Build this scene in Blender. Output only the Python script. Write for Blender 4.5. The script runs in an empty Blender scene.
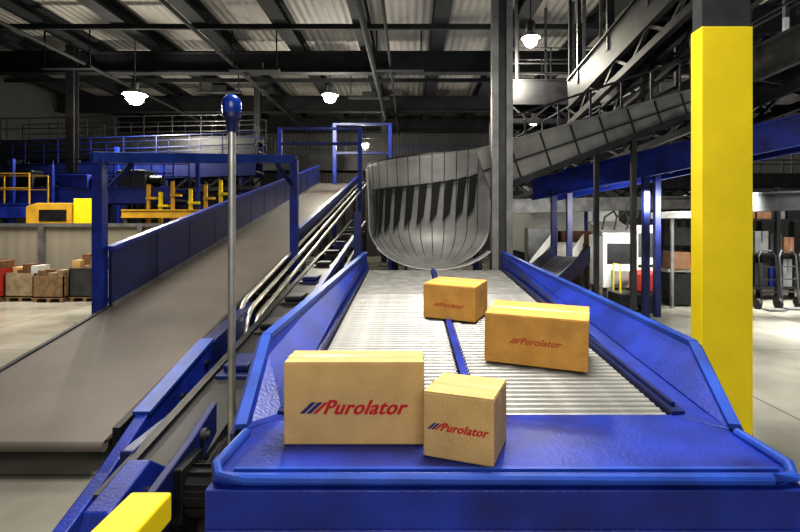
import bpy, math, random
from mathutils import Vector, Matrix
random.seed(4)
scene = bpy.context.scene
COL = scene.collection
V = Vector

# ------------------------------------------------------------------ materials
def mat(name, col, rough=0.5, metal=0.0, var=0.15, nscale=6.0, bump=0.0, bscale=40.0, emit=None, estr=0.0, spec=0.5):
    m = bpy.data.materials.new(name); m.use_nodes = True
    nt = m.node_tree; b = nt.nodes['Principled BSDF']
    b.inputs['Roughness'].default_value = rough
    b.inputs['Metallic'].default_value = metal
    b.inputs['Specular IOR Level'].default_value = spec
    tc = nt.nodes.new('ShaderNodeTexCoord')
    n = nt.nodes.new('ShaderNodeTexNoise'); n.inputs['Scale'].default_value = nscale
    n.inputs['Detail'].default_value = 6
    nt.links.new(tc.outputs['Object'], n.inputs['Vector'])
    r = nt.nodes.new('ShaderNodeValToRGB')
    r.color_ramp.elements[0].position = 0.3; r.color_ramp.elements[1].position = 0.7
    c = V(col[:3])
    lo = c*(1-var); hi = c*(1+var)
    r.color_ramp.elements[0].color = (*lo, 1); r.color_ramp.elements[1].color = (min(hi[0],1), min(hi[1],1), min(hi[2],1), 1)
    nt.links.new(n.outputs['Fac'], r.inputs['Fac'])
    nt.links.new(r.outputs['Color'], b.inputs['Base Color'])
    if bump > 0:
        n2 = nt.nodes.new('ShaderNodeTexNoise'); n2.inputs['Scale'].default_value = bscale
        nt.links.new(tc.outputs['Object'], n2.inputs['Vector'])
        bp = nt.nodes.new('ShaderNodeBump'); bp.inputs['Strength'].default_value = bump
        bp.inputs['Distance'].default_value = 0.02
        nt.links.new(n2.outputs['Fac'], bp.inputs['Height'])
        nt.links.new(bp.outputs['Normal'], b.inputs['Normal'])
    if emit:
        b.inputs['Emission Color'].default_value = (*emit, 1)
        b.inputs['Emission Strength'].default_value = estr
    return m

M = {}
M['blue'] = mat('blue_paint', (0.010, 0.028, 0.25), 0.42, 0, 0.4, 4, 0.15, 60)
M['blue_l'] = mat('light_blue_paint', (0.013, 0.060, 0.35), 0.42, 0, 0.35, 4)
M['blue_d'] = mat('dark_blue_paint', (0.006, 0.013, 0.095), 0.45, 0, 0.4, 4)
M['yellow'] = mat('yellow_paint', (0.85, 0.66, 0.01), 0.5, 0, 0.07, 3)
M['yellow_o'] = mat('amber_paint', (0.55, 0.32, 0.03), 0.5, 0, 0.2, 3)
M['grey_d'] = mat('dark_grey_steel', (0.050, 0.053, 0.058), 0.5, 0.3, 0.4, 3)
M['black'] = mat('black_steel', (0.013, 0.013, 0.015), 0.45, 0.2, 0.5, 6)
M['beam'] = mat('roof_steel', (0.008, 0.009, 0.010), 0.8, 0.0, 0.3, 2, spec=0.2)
M['steel'] = mat('galvanised_steel', (0.42, 0.42, 0.40), 0.38, 0.7, 0.25, 5)
M['steel_m'] = mat('mid_steel', (0.20, 0.20, 0.20), 0.45, 0.5, 0.3, 4)
M['chrome'] = mat('polished_pipe', (0.80, 0.76, 0.68), 0.28, 0.8, 0.1, 5)
M['roller'] = mat('roller_zinc', (0.27, 0.268, 0.25), 0.42, 0.4, 0.3, 7)
M['card'] = mat('cardboard', (0.58, 0.385, 0.16), 0.85, 0, 0.10, 7, 0.2, 80)
M['card_o'] = mat('orange_cardboard', (0.62, 0.33, 0.075), 0.85, 0, 0.15, 7, 0.2, 80)
M['tape'] = mat('packing_tape', (0.60, 0.42, 0.18), 0.4, 0, 0.05, 9)
M['red'] = mat('red_ink', (0.50, 0.015, 0.015), 0.7, 0, 0.05)
M['red_f'] = mat('faded_red_ink', (0.50, 0.10, 0.03), 0.8, 0, 0.05)
M['navy'] = mat('navy_ink', (0.03, 0.03, 0.14), 0.7, 0, 0.05)
M['redp'] = mat('red_plastic', (0.33, 0.03, 0.02), 0.5, 0, 0.15)
M['rubber'] = mat('black_rubber', (0.010, 0.010, 0.011), 0.7, 0, 0.2)
M['white'] = mat('white_paint', (0.62, 0.63, 0.60), 0.5, 0, 0.1)
M['wood'] = mat('pallet_wood', (0.22, 0.14, 0.07), 0.8, 0, 0.3, 8)
M['bulb'] = mat('lamp_bulb', (1, 0.97, 0.85), 0.4, 0, 0.0, emit=(1.0, 0.93, 0.75), estr=90)
M['lens'] = mat('blue_beacon_lens', (0.01, 0.04, 0.25), 0.2, 0, 0.1)
M['canvas'] = mat('beige_canvas', (0.30, 0.235, 0.15), 0.9, 0, 0.3)
M['rust'] = mat('brown_primer', (0.16, 0.08, 0.04), 0.7, 0, 0.3)
M['bowl'] = mat('brushed_steel_sheet', (0.31, 0.31, 0.295), 0.52, 0.35, 0.22, 3.0, 0.05, 12)
M['belt'] = mat('belt_rubber', (0.135, 0.117, 0.10), 0.5, 0, 0.16, 1.2)

def wave_mat(name, c1, c2, scale, axis, rough, metal=0, bump=0.4, big=None):
    m = bpy.data.materials.new(name); m.use_nodes = True
    nt = m.node_tree; b = nt.nodes['Principled BSDF']
    b.inputs['Roughness'].default_value = rough; b.inputs['Metallic'].default_value = metal
    tc = nt.nodes.new('ShaderNodeTexCoord')
    w = nt.nodes.new('ShaderNodeTexWave'); w.bands_direction = axis; w.inputs['Scale'].default_value = scale
    w.inputs['Distortion'].default_value = 0.0
    nt.links.new(tc.outputs['Object'], w.inputs['Vector'])
    n = nt.nodes.new('ShaderNodeTexNoise'); n.inputs['Scale'].default_value = big or 0.6; n.inputs['Detail'].default_value = 6
    nt.links.new(tc.outputs['Object'], n.inputs['Vector'])
    mx = nt.nodes.new('ShaderNodeMix'); mx.data_type = 'RGBA'
    mx.inputs[6].default_value = (*c1, 1); mx.inputs[7].default_value = (*c2, 1)
    nt.links.new(n.outputs['Fac'], mx.inputs[0])
    nt.links.new(mx.outputs[2], b.inputs['Base Color'])
    bp = nt.nodes.new('ShaderNodeBump'); bp.inputs['Strength'].default_value = bump; bp.inputs['Distance'].default_value = 0.05
    nt.links.new(w.outputs['Fac'], bp.inputs['Height'])
    nt.links.new(bp.outputs['Normal'], b.inputs['Normal'])
    return m
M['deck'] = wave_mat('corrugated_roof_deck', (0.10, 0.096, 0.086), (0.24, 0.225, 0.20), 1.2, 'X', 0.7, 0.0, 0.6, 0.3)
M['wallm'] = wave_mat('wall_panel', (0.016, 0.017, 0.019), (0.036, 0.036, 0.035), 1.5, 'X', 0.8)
M['partition'] = wave_mat('partition_panel', (0.20, 0.185, 0.14), (0.36, 0.33, 0.26), 1.0, 'X', 0.7, 0, 0.3)

def floor_mat():
    m = bpy.data.materials.new('polished_concrete'); m.use_nodes = True
    nt = m.node_tree; b = nt.nodes['Principled BSDF']
    tc = nt.nodes.new('ShaderNodeTexCoord')
    n = nt.nodes.new('ShaderNodeTexNoise'); n.inputs['Scale'].default_value = 0.8; n.inputs['Detail'].default_value = 8
    nt.links.new(tc.outputs['Object'], n.inputs['Vector'])
    r = nt.nodes.new('ShaderNodeValToRGB')
    r.color_ramp.elements[0].position = 0.3; r.color_ramp.elements[0].color = (0.19, 0.183, 0.15, 1)
    r.color_ramp.elements[1].position = 0.7; r.color_ramp.elements[1].color = (0.40, 0.388, 0.335, 1)
    nt.links.new(n.outputs['Fac'], r.inputs['Fac'])
    br = nt.nodes.new('ShaderNodeTexBrick'); br.offset = 0
    br.inputs['Scale'].default_value = 0.25; br.inputs['Mortar Size'].default_value = 0.003
    br.inputs['Color1'].default_value = (1, 1, 1, 1); br.inputs['Color2'].default_value = (0.95, 0.95, 0.95, 1); br.inputs['Mortar'].default_value = (0.4, 0.4, 0.4, 1)
    br.inputs['Brick Width'].default_value = 1.0; br.inputs['Row Height'].default_value = 1.0
    nt.links.new(tc.outputs['Object'], br.inputs['Vector'])
    mx = nt.nodes.new('ShaderNodeMix'); mx.data_type = 'RGBA'; mx.blend_type = 'MULTIPLY'; mx.inputs[0].default_value = 1
    nt.links.new(r.outputs['Color'], mx.inputs[6]); nt.links.new(br.outputs['Color'], mx.inputs[7])
    nt.links.new(mx.outputs[2], b.inputs['Base Color'])
    n2 = nt.nodes.new('ShaderNodeTexNoise'); n2.inputs['Scale'].default_value = 3
    nt.links.new(tc.outputs['Object'], n2.inputs['Vector'])
    mr = nt.nodes.new('ShaderNodeMapRange'); mr.inputs[3].default_value = 0.12; mr.inputs[4].default_value = 0.32
    nt.links.new(n2.outputs['Fac'], mr.inputs[0]); nt.links.new(mr.outputs[0], b.inputs['Roughness'])
    return m
M['floor'] = floor_mat()

# ------------------------------------------------------------------ geometry helpers
class Geo:
    def __init__(s): s.v = []; s.f = []; s.mi = []
    def add(s, vs, fs, mi=0):
        o = len(s.v); s.v += [V(p) for p in vs]
        for f in fs: s.f.append([i+o for i in f]); s.mi.append(mi)
        return s
    def box(s, lo, hi, mi=0):
        x0, y0, z0 = lo; x1, y1, z1 = hi
        return s.add([(x0,y0,z0),(x1,y0,z0),(x1,y1,z0),(x0,y1,z0),(x0,y0,z1),(x1,y0,z1),(x1,y1,z1),(x0,y1,z1)],
                     [(0,3,2,1),(4,5,6,7),(0,1,5,4),(1,2,6,5),(2,3,7,6),(3,0,4,7)], mi)
    def beam(s, p0, p1, w, h, mi=0, up=(0,0,1)):
        p0 = V(p0); p1 = V(p1); d = (p1-p0).normalized(); up = V(up)
        if abs(d.dot(up)) > 0.98: up = V((0,1,0))
        sd = d.cross(up).normalized(); u = sd.cross(d).normalized()
        vs = []
        for p in (p0, p1):
            for a, b in ((-1,-1),(1,-1),(1,1),(-1,1)):
                vs.append(p + sd*a*w/2 + u*b*h/2)
        return s.add(vs, [(3,2,1,0),(4,5,6,7),(0,1,5,4),(1,2,6,5),(2,3,7,6),(3,0,4,7)], mi)
    def ibeam(s, p0, p1, w, h, t, mi=0):
        p0 = V(p0); p1 = V(p1)
        d = (p1-p0).normalized(); up = V((0,0,1))
        if abs(d.dot(up)) > 0.98: up = V((0,1,0))
        sd = d.cross(up).normalized(); u = sd.cross(d).normalized()
        s.beam(p0+u*(h/2-t/2), p1+u*(h/2-t/2), w, t, mi, up)
        s.beam(p0-u*(h/2-t/2), p1-u*(h/2-t/2), w, t, mi, up)
        s.beam(p0, p1, t, h-2*t, mi, up)
        return s
    def cyl(s, p0, p1, r, n=12, mi=0, r1=None):
        p0 = V(p0); p1 = V(p1); d = (p1-p0).normalized(); r1 = r if r1 is None else r1
        a = V((0,0,1)) if abs(d.z) < 0.9 else V((1,0,0))
        x = d.cross(a).normalized(); y = d.cross(x)
        vs = []
        for p, rr in ((p0, r), (p1, r1)):
            for i in range(n):
                t = 2*math.pi*i/n; vs.append(p + x*math.cos(t)*rr + y*math.sin(t)*rr)
        fs = [(i, (i+1) % n, n+(i+1) % n, n+i) for i in range(n)]
        fs += [tuple(reversed(range(n))), tuple(range(n, 2*n))]
        return s.add(vs, fs, mi)
    def tube(s, pts, r, n=10, mi=0):
        pts = [V(p) for p in pts]; vs = []
        for k, p in enumerate(pts):
            d = (pts[min(k+1, len(pts)-1)] - pts[max(k-1, 0)]).normalized()
            x = d.cross(V((1, 0.01, 0.02))).normalized(); y = d.cross(x)
            for i in range(n):
                t = 2*math.pi*i/n; vs.append(p + x*math.cos(t)*r + y*math.sin(t)*r)
        fs = []
        for k in range(len(pts)-1):
            for i in range(n):
                j = (i+1) % n; fs.append((k*n+i, k*n+j, (k+1)*n+j, (k+1)*n+i))
        fs += [tuple(reversed(range(n))), tuple(range((len(pts)-1)*n, len(pts)*n))]
        return s.add(vs, fs, mi)
    def prism(s, poly, off, mi=0):
        off = V(off); n = len(poly)
        vs = [V(p) for p in poly] + [V(p)+off for p in poly]
        fs = [tuple(reversed(range(n))), tuple(range(n, 2*n))] + [(i, (i+1) % n, n+(i+1) % n, n+i) for i in range(n)]
        return s.add(vs, fs, mi)
    def lathe(s, prof, c, n=20, mi=0):
        vs = []; c = V(c)
        for r, z in prof:
            for i in range(n):
                t = 2*math.pi*i/n; vs.append(c+V((r*math.cos(t), r*math.sin(t), z)))
        fs = []
        for k in range(len(prof)-1):
            for i in range(n):
                j = (i+1) % n; fs.append((k*n+i, k*n+j, (k+1)*n+j, (k+1)*n+i))
        fs += [tuple(reversed(range(n))), tuple(range((len(prof)-1)*n, len(prof)*n))]
        return s.add(vs, fs, mi)
    def build(s, name, mats, parent=None, origin=None, smooth=False, bevel=0, label=None):
        if not isinstance(mats, (list, tuple)): mats = [mats]
        o = V(parent.location) if (parent and origin is None) else (V(origin) if origin else V((0,0,0)))
        if parent is None and origin is None:
            lo = [min(p[i] for p in s.v) for i in range(3)]; hi = [max(p[i] for p in s.v) for i in range(3)]
            o = V(((lo[0]+hi[0])/2, (lo[1]+hi[1])/2, lo[2]))
        me = bpy.data.meshes.new(name)
        me.from_pydata([tuple(p-o) for p in s.v], [], s.f)
        for m in mats: me.materials.append(m)
        for p, mi in zip(me.polygons, s.mi):
            p.material_index = mi; p.use_smooth = smooth
        me.update()
        import bmesh
        bm = bmesh.new(); bm.from_mesh(me); bmesh.ops.recalc_face_normals(bm, faces=bm.faces); bm.to_mesh(me); bm.free()
        if smooth:
            try: me.set_sharp_from_angle(angle=math.radians(35))
            except Exception: pass
        ob = bpy.data.objects.new(name, me); COL.objects.link(ob)
        if parent: ob.parent = parent
        else: ob.location = o
        if bevel:
            b = ob.modifiers.new('bevel', 'BEVEL'); b.width = bevel; b.segments = 2; b.limit_method = 'ANGLE'
        if label: ob['label'] = label
        return ob

def tag(ob, label, cat, group=None, kind=None):
    ob['label'] = label; ob['category'] = cat
    if group: ob['group'] = group
    if kind: ob['kind'] = kind
    return ob
def root(name, loc, label, cat, group=None):
    e = bpy.data.objects.new(name, None); e.empty_display_size = 0.2; e.location = loc
    COL.objects.link(e); tag(e, label, cat, group); return e
def structure(ob, label):
    ob['kind'] = 'structure'; ob['label'] = label; ob['category'] = 'building'; return ob

# ------------------------------------------------------------------ room shell
CEIL = 9.0
structure(Geo().box((-18,-6,-0.2),(18,32,0)).build('floor', M['floor'], origin=(0,0,0)), 'polished grey concrete warehouse floor')
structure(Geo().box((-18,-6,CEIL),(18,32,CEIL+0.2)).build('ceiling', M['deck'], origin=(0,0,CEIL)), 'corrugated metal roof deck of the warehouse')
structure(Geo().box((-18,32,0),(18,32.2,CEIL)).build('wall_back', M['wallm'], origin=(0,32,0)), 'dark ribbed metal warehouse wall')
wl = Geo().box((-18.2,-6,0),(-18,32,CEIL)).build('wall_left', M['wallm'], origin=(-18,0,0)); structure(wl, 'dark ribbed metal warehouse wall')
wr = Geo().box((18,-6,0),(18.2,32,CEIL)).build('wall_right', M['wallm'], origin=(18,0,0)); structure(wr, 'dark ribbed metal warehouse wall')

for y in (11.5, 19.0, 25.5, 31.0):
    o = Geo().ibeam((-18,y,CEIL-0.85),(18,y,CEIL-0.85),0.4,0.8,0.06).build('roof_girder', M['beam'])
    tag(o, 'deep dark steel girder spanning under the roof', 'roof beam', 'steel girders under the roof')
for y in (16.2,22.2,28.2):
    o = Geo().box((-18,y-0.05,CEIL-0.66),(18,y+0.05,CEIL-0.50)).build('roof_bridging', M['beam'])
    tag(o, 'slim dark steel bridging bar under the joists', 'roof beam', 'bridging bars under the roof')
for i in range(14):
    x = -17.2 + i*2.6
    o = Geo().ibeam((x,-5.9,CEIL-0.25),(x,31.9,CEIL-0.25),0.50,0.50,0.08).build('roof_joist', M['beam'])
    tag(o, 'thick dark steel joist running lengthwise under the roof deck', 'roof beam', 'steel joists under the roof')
for (x,z,r) in ((-6.3,7.7,0.06),(-1.3,7.6,0.09),(-0.7,7.7,0.05),(-11.5,7.7,0.06)):
    o = Geo().cyl((x,-5,z),(x,31.5,z),r,10).build('ceiling_pipe', M['beam']); tag(o,'long dark pipe slung lengthwise below the roof','pipe','pipes under the roof')
for (x,y) in ((-12.2,17.8),(-5.6,18.0),(-0.4,18.0),(-8.0,21.0),(-1.8,22.0)):
    o = Geo().box((x-0.9,y-0.12,7.55),(x+0.9,y+0.12,7.62)).beam((x-0.8,y,7.6),(x-0.8,y,CEIL),0.04,0.04).beam((x+0.8,y,7.6),(x+0.8,y,CEIL),0.04,0.04).box((x-0.3,y-0.1,7.62),(x+0.3,y+0.1,7.85)).build('hanging_tray', M['beam'])
    tag(o,'black cable tray hung on rods from the roof','cable tray','cable trays under the roof')

o = Geo().box((-17.9,14.2,0),(-5.2,14.35,1.95)).box((-17.9,14.12,1.95),(-5.2,14.42,2.05),1)
for x in (-16,-13.2,-10.4,-7.6,-5.3): o.box((x-0.06,14.05,0),(x+0.06,14.2,1.95),1)
o = o.build('partition_wall', [M['partition'], M['steel_m']]); tag(o, 'low beige panelled partition wall with grey posts', 'wall')

# ------------------------------------------------------------------ sorting table with rollers
T = root('roller_table', (0.35, 4.4, 0), 'blue steel roller table with flared side guards and flat receiving shelf', 'conveyor')
BL, BR = -0.583, 1.273
Y0, Y1, Z0 = 2.43, 6.95, 1.077
SL = 0.067
def bz(y): return Z0 + SL*(y-Y0)
Geo().box((-0.74,1.86,1.02),(1.44,2.44,1.077)).build('receiving_shelf', M['blue'], T, bevel=0.008)
g = Geo().box((-0.74,1.80,0.90),(1.44,1.87,1.045))
g.box((-0.74,1.795,0.885),(1.44,1.88,0.905))
g.build('front_beam', M['blue'], T, bevel=0.006)
g = Geo().tube([(-0.72,2.2,1.085),(-0.735,1.9,1.088),(-0.70,1.835,1.075),(-0.6,1.825,1.072),(1.32,1.825,1.072),(1.41,1.84,1.075),(1.44,1.9,1.088),(1.44,2.2,1.085)], 0.022, 10)
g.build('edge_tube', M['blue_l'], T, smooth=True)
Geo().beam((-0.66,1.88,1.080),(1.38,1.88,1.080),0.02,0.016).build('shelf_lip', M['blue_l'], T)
for x in (BL-0.03, BR+0.03):
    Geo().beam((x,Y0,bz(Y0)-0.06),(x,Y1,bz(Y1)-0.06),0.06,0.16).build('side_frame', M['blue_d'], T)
Geo().beam((0.32,Y0,bz(Y0)-0.02),(0.32,Y1,bz(Y1)-0.02),0.045,0.075).build('lane_divider', M['blue'], T)
Geo().beam((0.34,Y0,bz(Y0)-0.13),(0.34,Y1,bz(Y1)-0.13),1.8,0.03).build('bed_pan', M['black'], T)
PITCH = 0.0585
for lane in ((BL+0.005, 0.292), (0.348, BR-0.005)):
    meA = None; far = Geo()
    for k in range(77):
        y = Y0+0.035+k*PITCH; z = bz(y)-0.026
        if k >= 50:
            far.cyl((lane[0]+0.012,y,z),(lane[1]-0.012,y,z),0.0225,10); continue
        if meA is None:
            ob = Geo().cyl((lane[0]+0.012,0,0),(lane[1]-0.012,0,0),0.0225,12).cyl((lane[0],0,0),(lane[1],0,0),0.009,8).build('roller', M['roller'], None, origin=(0,0,0), smooth=True); meA = ob
        else:
            ob = meA.copy(); COL.objects.link(ob)
        ob.parent = T; ob.location = V((0,y,z))-T.location
    fo = far.build('roller', M['roller'], T, smooth=True); fo['kind'] = 'stuff'
def guard(A,B,C,D,E, out):
    A,B,C,D,E = [V(p) for p in (A,B,C,D,E)]
    Geo().prism([A,B,C,D,E], V((out*0.03,0,-0.005))).build('side_guard', M['blue'], T, bevel=0.004)
    o2 = V((out*0.02,0,0.012))
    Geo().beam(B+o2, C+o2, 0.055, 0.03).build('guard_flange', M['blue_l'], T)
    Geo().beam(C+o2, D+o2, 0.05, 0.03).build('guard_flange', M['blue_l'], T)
    i2 = V((-out*0.006,0,0.006))
    m1 = A.lerp(B,0.12)+i2; m2 = E.lerp(C,0.10)+i2
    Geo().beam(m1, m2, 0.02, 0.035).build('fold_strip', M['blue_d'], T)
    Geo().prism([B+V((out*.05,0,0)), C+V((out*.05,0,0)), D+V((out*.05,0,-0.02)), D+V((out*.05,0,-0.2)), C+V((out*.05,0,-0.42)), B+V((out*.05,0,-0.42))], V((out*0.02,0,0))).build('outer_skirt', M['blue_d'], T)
guard((BR,Y1,1.38),(1.28,Y1,1.60),(1.62,2.9,1.305),(1.44,2.25,1.08),(BR,2.43,1.077), 1)
guard((BL,Y1,1.38),(-0.60,Y1,1.60),(-0.81,2.9,1.345),(-0.74,2.25,1.08),(BL,2.43,1.077), -1)
for x in (-0.6, 1.3):
    for y in (1.98, 4.3, 6.7):
        Geo().box((x-0.05,y-0.05,0),(x+0.05,y+0.05,bz(y)-0.12)).box((x-0.1,y-0.1,0),(x+0.1,y+0.1,0.015)).build('support_leg', M['blue_d'], T)

# ------------------------------------------------------------------ curved steel chute
B = root('curved_steel_chute', (0.43, 7.6, 0), 'open curved sheet steel scoop with dark slats above the rollers', 'chute')
cx, cy, R, zb = 0.36, 7.22, 0.95, 1.37
A0, A1 = -98, 64
def rimz(th):
    u = max(0.0, (math.degrees(th)-A0)/(A1-A0))
    return 2.80 + 0.40*min(1,u/0.6)**0.8 + 0.10*max(0,u-0.6)
def bowl_pt(th, t, dr=0.0):
    if t < 0.5:
        ph = t/0.5*math.pi/2; r = R*math.sin(ph)*0.985+0.015; z = zb + 0.62*(1-math.cos(ph))
    else:
        q = (t-0.5)/0.5
        r = R + 0.04*q*q; z = zb+0.62 + (rimz(th)-zb-0.62)*q
    r = max(0.001, r-dr)
    return V((cx + r*math.sin(th), cy+r*math.cos(th), z))
NT, NZ = 44, 26
vs = []; fs = []
for a in range(NT+1):
    th = math.radians(A0 + (A1-A0)*a/NT)
    for k in range(NZ+1): vs.append(bowl_pt(th, k/NZ))
for a in range(NT):
    for k in range(NZ):
        i = a*(NZ+1)+k; fs.append((i, i+1, i+NZ+2, i+NZ+1))
ob = Geo().add(vs, fs).build('chute_shell', M['bowl'], B, smooth=True)
sm = ob.modifiers.new('thick', 'SOLIDIFY'); sm.thickness = 0.02; sm.offset = 0
vs=[]; fs=[]; NU=24
for j,yy in enumerate((6.96,7.3)):
    for k in range(NU+1):
        a = -1.05 + 2.0*k/NU
        vs.append((cx+R*math.sin(a), yy, zb+0.62*(1-math.cos(a))))
for k in range(NU): fs.append((k,k+1,NU+2+k,NU+1+k))
ob = Geo().add(vs,fs).build('entry_apron', M['bowl'], B, smooth=True)
sm = ob.modifiers.new('thick', 'SOLIDIFY'); sm.thickness = 0.015; sm.offset = 0
Geo().tube([bowl_pt(math.radians(A0+(A1-A0)*a/24),1.0) for a in range(25)], 0.016, 8).build('chute_rim', M['grey_d'], B, smooth=True)
for a in range(-84,60,12):
    th = math.radians(a)
    Geo().tube([bowl_pt(th, 0.10+0.90*k/18, 0.010) for k in range(19)], 0.007, 6).build('seam_rib', M['grey_d'], B)
for i in range(10):
    t0 = math.radians(-80 + i*14); rr = R*0.93
    def pt(th, z): return V((cx+rr*math.sin(th), cy+rr*math.cos(th), z))
    zt = 2.50+0.03*i; zl = 1.80+0.035*i
    poly = [pt(t0-0.06,zt), pt(t0+0.085,zt+0.03), pt(t0+0.01,zl+0.16), pt(t0-0.12,zl+0.02)]
    Geo().prism(poly, V((-math.sin(t0)*0.02, -math.cos(t0)*0.02, 0))).build('rubber_strip', M['rubber'], B)
Geo().tube([(cx+R*0.95*math.sin(math.radians(a)), cy+R*0.95*math.cos(math.radians(a)), 2.52+0.0020*(a+76)) for a in range(-86,58,8)], 0.018, 8).build('strip_rail', M['grey_d'], B)
for x, y in ((-0.78,7.45),(-0.25,8.35),(1.1,8.4)):
    Geo().box((x-0.05,y-0.05,0),(x+0.05,y+0.05,2.2)).build('support_leg', M['blue_d'], B)

# feed slide
F = root('inclined_feed_slide', (3.4, 8.7, 0), 'grey sheet steel feed slide with ribbed side walls and handrail', 'chute')
p0 = V((1.10,8.12,2.50)); p1 = V((5.6,9.3,4.25))
d = (p1-p0).normalized(); sd = d.cross(V((0,0,1))).normalized(); up = sd.cross(d)
Geo().beam(p0,p1,1.0,0.03).build('slide_plate', M['steel_m'], F)
for s in (-1,1):
    a0 = p0+sd*s*0.5; a1 = p1+sd*s*0.5; hh=0.68
    Geo().prism([a0-up*0.04,a1-up*0.04,a1+up*0.34,a0+up*hh], sd*0.02*s).build('side_wall', M['bowl'], F)
    Geo().beam(a0+up*hh,a1+up*0.34,0.05,0.03).build('wall_flange', M['steel'], F)
    Geo().beam(a0+up*hh*0.5+sd*s*0.03,a1+up*0.17+sd*s*0.03,0.02,0.03).build('mid_flange', M['grey_d'], F)
    Geo().beam(a0+sd*s*0.03,a1+sd*s*0.03,0.06,0.10).build('base_flange', M['grey_d'], F)
    for j in range(1,9):
        q = a0.lerp(a1,j/9)+sd*s*0.03
        Geo().beam(q-up*0.03,q+up*(hh-0.34*j/9-0.02),0.02,0.025,0,d).build('wall_rib', M['grey_d'], F)
for j in range(0,9):
    q = p0.lerp(p1,j/8)-up*0.06
    Geo().beam(q-sd*0.52,q+sd*0.52,0.06,0.09).build('cross_member', M['grey_d'], F)
g = Geo().beam(p0+sd*0.5+V((0,0,1.05)),p1+sd*0.5+V((0,0,0.95)),0.035,0.035)
for k in range(0,9):
    q = p0.lerp(p1,k/8)+sd*0.5; g.beam(q+V((0,0,0.4)), q+V((0,0,1.05-0.1*k/8)),0.03,0.03)
g.build('handrail', M['grey_d'], F)
q = p0.lerp(p1,0.55)
for s in (-1,1):
    a = q+sd*s*0.5
    Geo().beam((a.x,a.y,0),(a.x,a.y,a.z),0.08,0.08).build('support_leg', M['grey_d'], F)

# ------------------------------------------------------------------ inclined belt conveyor
C = root('inclined_belt_conveyor', (-3.2, 10, 0), 'long inclined belt conveyor with blue side panels and grey-brown belt', 'conveyor')
XL, XR = -4.14, -2.41
IS = 0.19
def iz(y): return 0.30+IS*(y-3.95)
YA, YB = 3.95, 23.0
def slab(x0,x1,ya,yb,zlo,zhi):
    return [(x0,ya,iz(ya)+zlo),(x1,ya,iz(ya)+zlo),(x1,yb,iz(yb)+zlo),(x0,yb,iz(yb)+zlo),
            (x0,ya,iz(ya)+zhi),(x1,ya,iz(ya)+zhi),(x1,yb,iz(yb)+zhi),(x0,yb,iz(yb)+zhi)]
BF = [(0,3,2,1),(4,5,6,7),(0,1,5,4),(1,2,6,5),(2,3,7,6),(3,0,4,7)]
Geo().add(slab(XL,XR,YA,YB,-0.03,0),BF).cyl((XL,YA,iz(YA)-0.045),(XR,YA,iz(YA)-0.045),0.045,16).build('belt', M['belt'], C)
Geo().add(slab(XL+0.02,XR-0.02,YA+0.3,YB,-0.16,-0.035),BF).build('bed_frame', M['black'], C)
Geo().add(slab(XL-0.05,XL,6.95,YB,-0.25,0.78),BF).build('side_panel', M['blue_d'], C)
Geo().add(slab(XL-0.08,XL+0.03,6.93,YB,0.78,0.84),BF).build('panel_flange', M['blue'], C)
Geo().add(slab(XL-0.05,XL,YA,6.95,-0.18,0.02),BF).build('lower_side_rail', M['grey_d'], C)
Geo().add(slab(XL-0.002,XL+0.03,6.95,YB,0.0,0.05),BF).build('skirt_strip', M['steel_m'], C)
for k in range(1,14):
    y = 7+k*1.2
    Geo().box((XL-0.07,y-0.015,iz(y)-0.2),(XL+0.006,y+0.015,iz(y)+0.75)).build('panel_stiffener', M['blue_d'], C)
Geo().add(slab(XR,XR+0.06,YA+0.1,YB,-0.35,0.04),BF).build('side_channel', M['black'], C)
Geo().add(slab(XR+0.02,XR+0.07,10.5,YB,0.04,0.34),BF).build('far_side_panel', M['blue_d'], C)
Geo().add(slab(XR+0.0,XR+0.1,10.5,YB,0.34,0.38),BF).build('panel_flange', M['blue'], C)
for i,(x,zz) in enumerate(((-2.26,0.10),(-2.13,0.04),(-1.99,-0.02))):
    yy = 6.6-0.12*i
    pts = [(x,yy,iz(yy)-0.55),(x,yy+0.0,iz(yy)-0.25),(x,yy+0.07,iz(yy)-0.06+zz),(x,yy+0.2,iz(yy+0.2)+zz),(x,yy+0.4,iz(yy+0.4)+0.02+zz)]
    pts += [(x,y,iz(y)+zz+0.02) for y in (9,12,16,20,23)]
    Geo().tube(pts,0.034,12).build('guide_pipe', M['chrome'], C, smooth=True)
for k in range(12):
    y = 7.6+k*1.3
    Geo().beam((XR,y,iz(y)-0.06),(-1.95,y,iz(y)-0.10),0.05,0.06).build('pipe_bracket', M['black'], C)
Geo().prism([(-2.2,5.3,iz(5.3)+0.22),(-2.2,5.05,iz(5.05)+0.22),(-2.2,4.0,iz(4.0)+0.17),(-2.2,3.5,iz(3.5)+0.05),(-2.2,3.0,0.10),(-2.2,3.0,0.02),(-2.2,5.3,0.12)], (0.10,0,0)).build('blue_side_plate', M['blue'], C, bevel=0.012)
Geo().beam((-2.15,5.3,iz(5.3)+0.23),(-2.15,4.0,iz(4.0)+0.185),0.14,0.03).build('plate_flange', M['blue_l'], C)
for (y,dz) in ((5.15,0.05),(4.6,0.0),(4.05,-0.02),(3.6,-0.12)):
    Geo().cyl((-2.10,y,iz(y)+dz),(-2.07,y,iz(y)+dz),0.035,12).build('bolt_cap', M['black'], C, smooth=True)
Geo().box((-2.11,4.2,iz(4.2)-0.30),(-1.98,5.0,iz(4.2)-0.05)).build('gear_cover', M['black'], C, bevel=0.02)
Geo().prism([(-2.30,7.0,iz(7)+0.05),(-2.30,5.3,iz(5.3)+0.14),(-2.30,5.3,iz(5.3)-0.3),(-2.30,7.0,iz(7)-0.4)], (0.14,0,0)).build('chain_cover', M['blue_d'], C, bevel=0.01)
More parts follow.
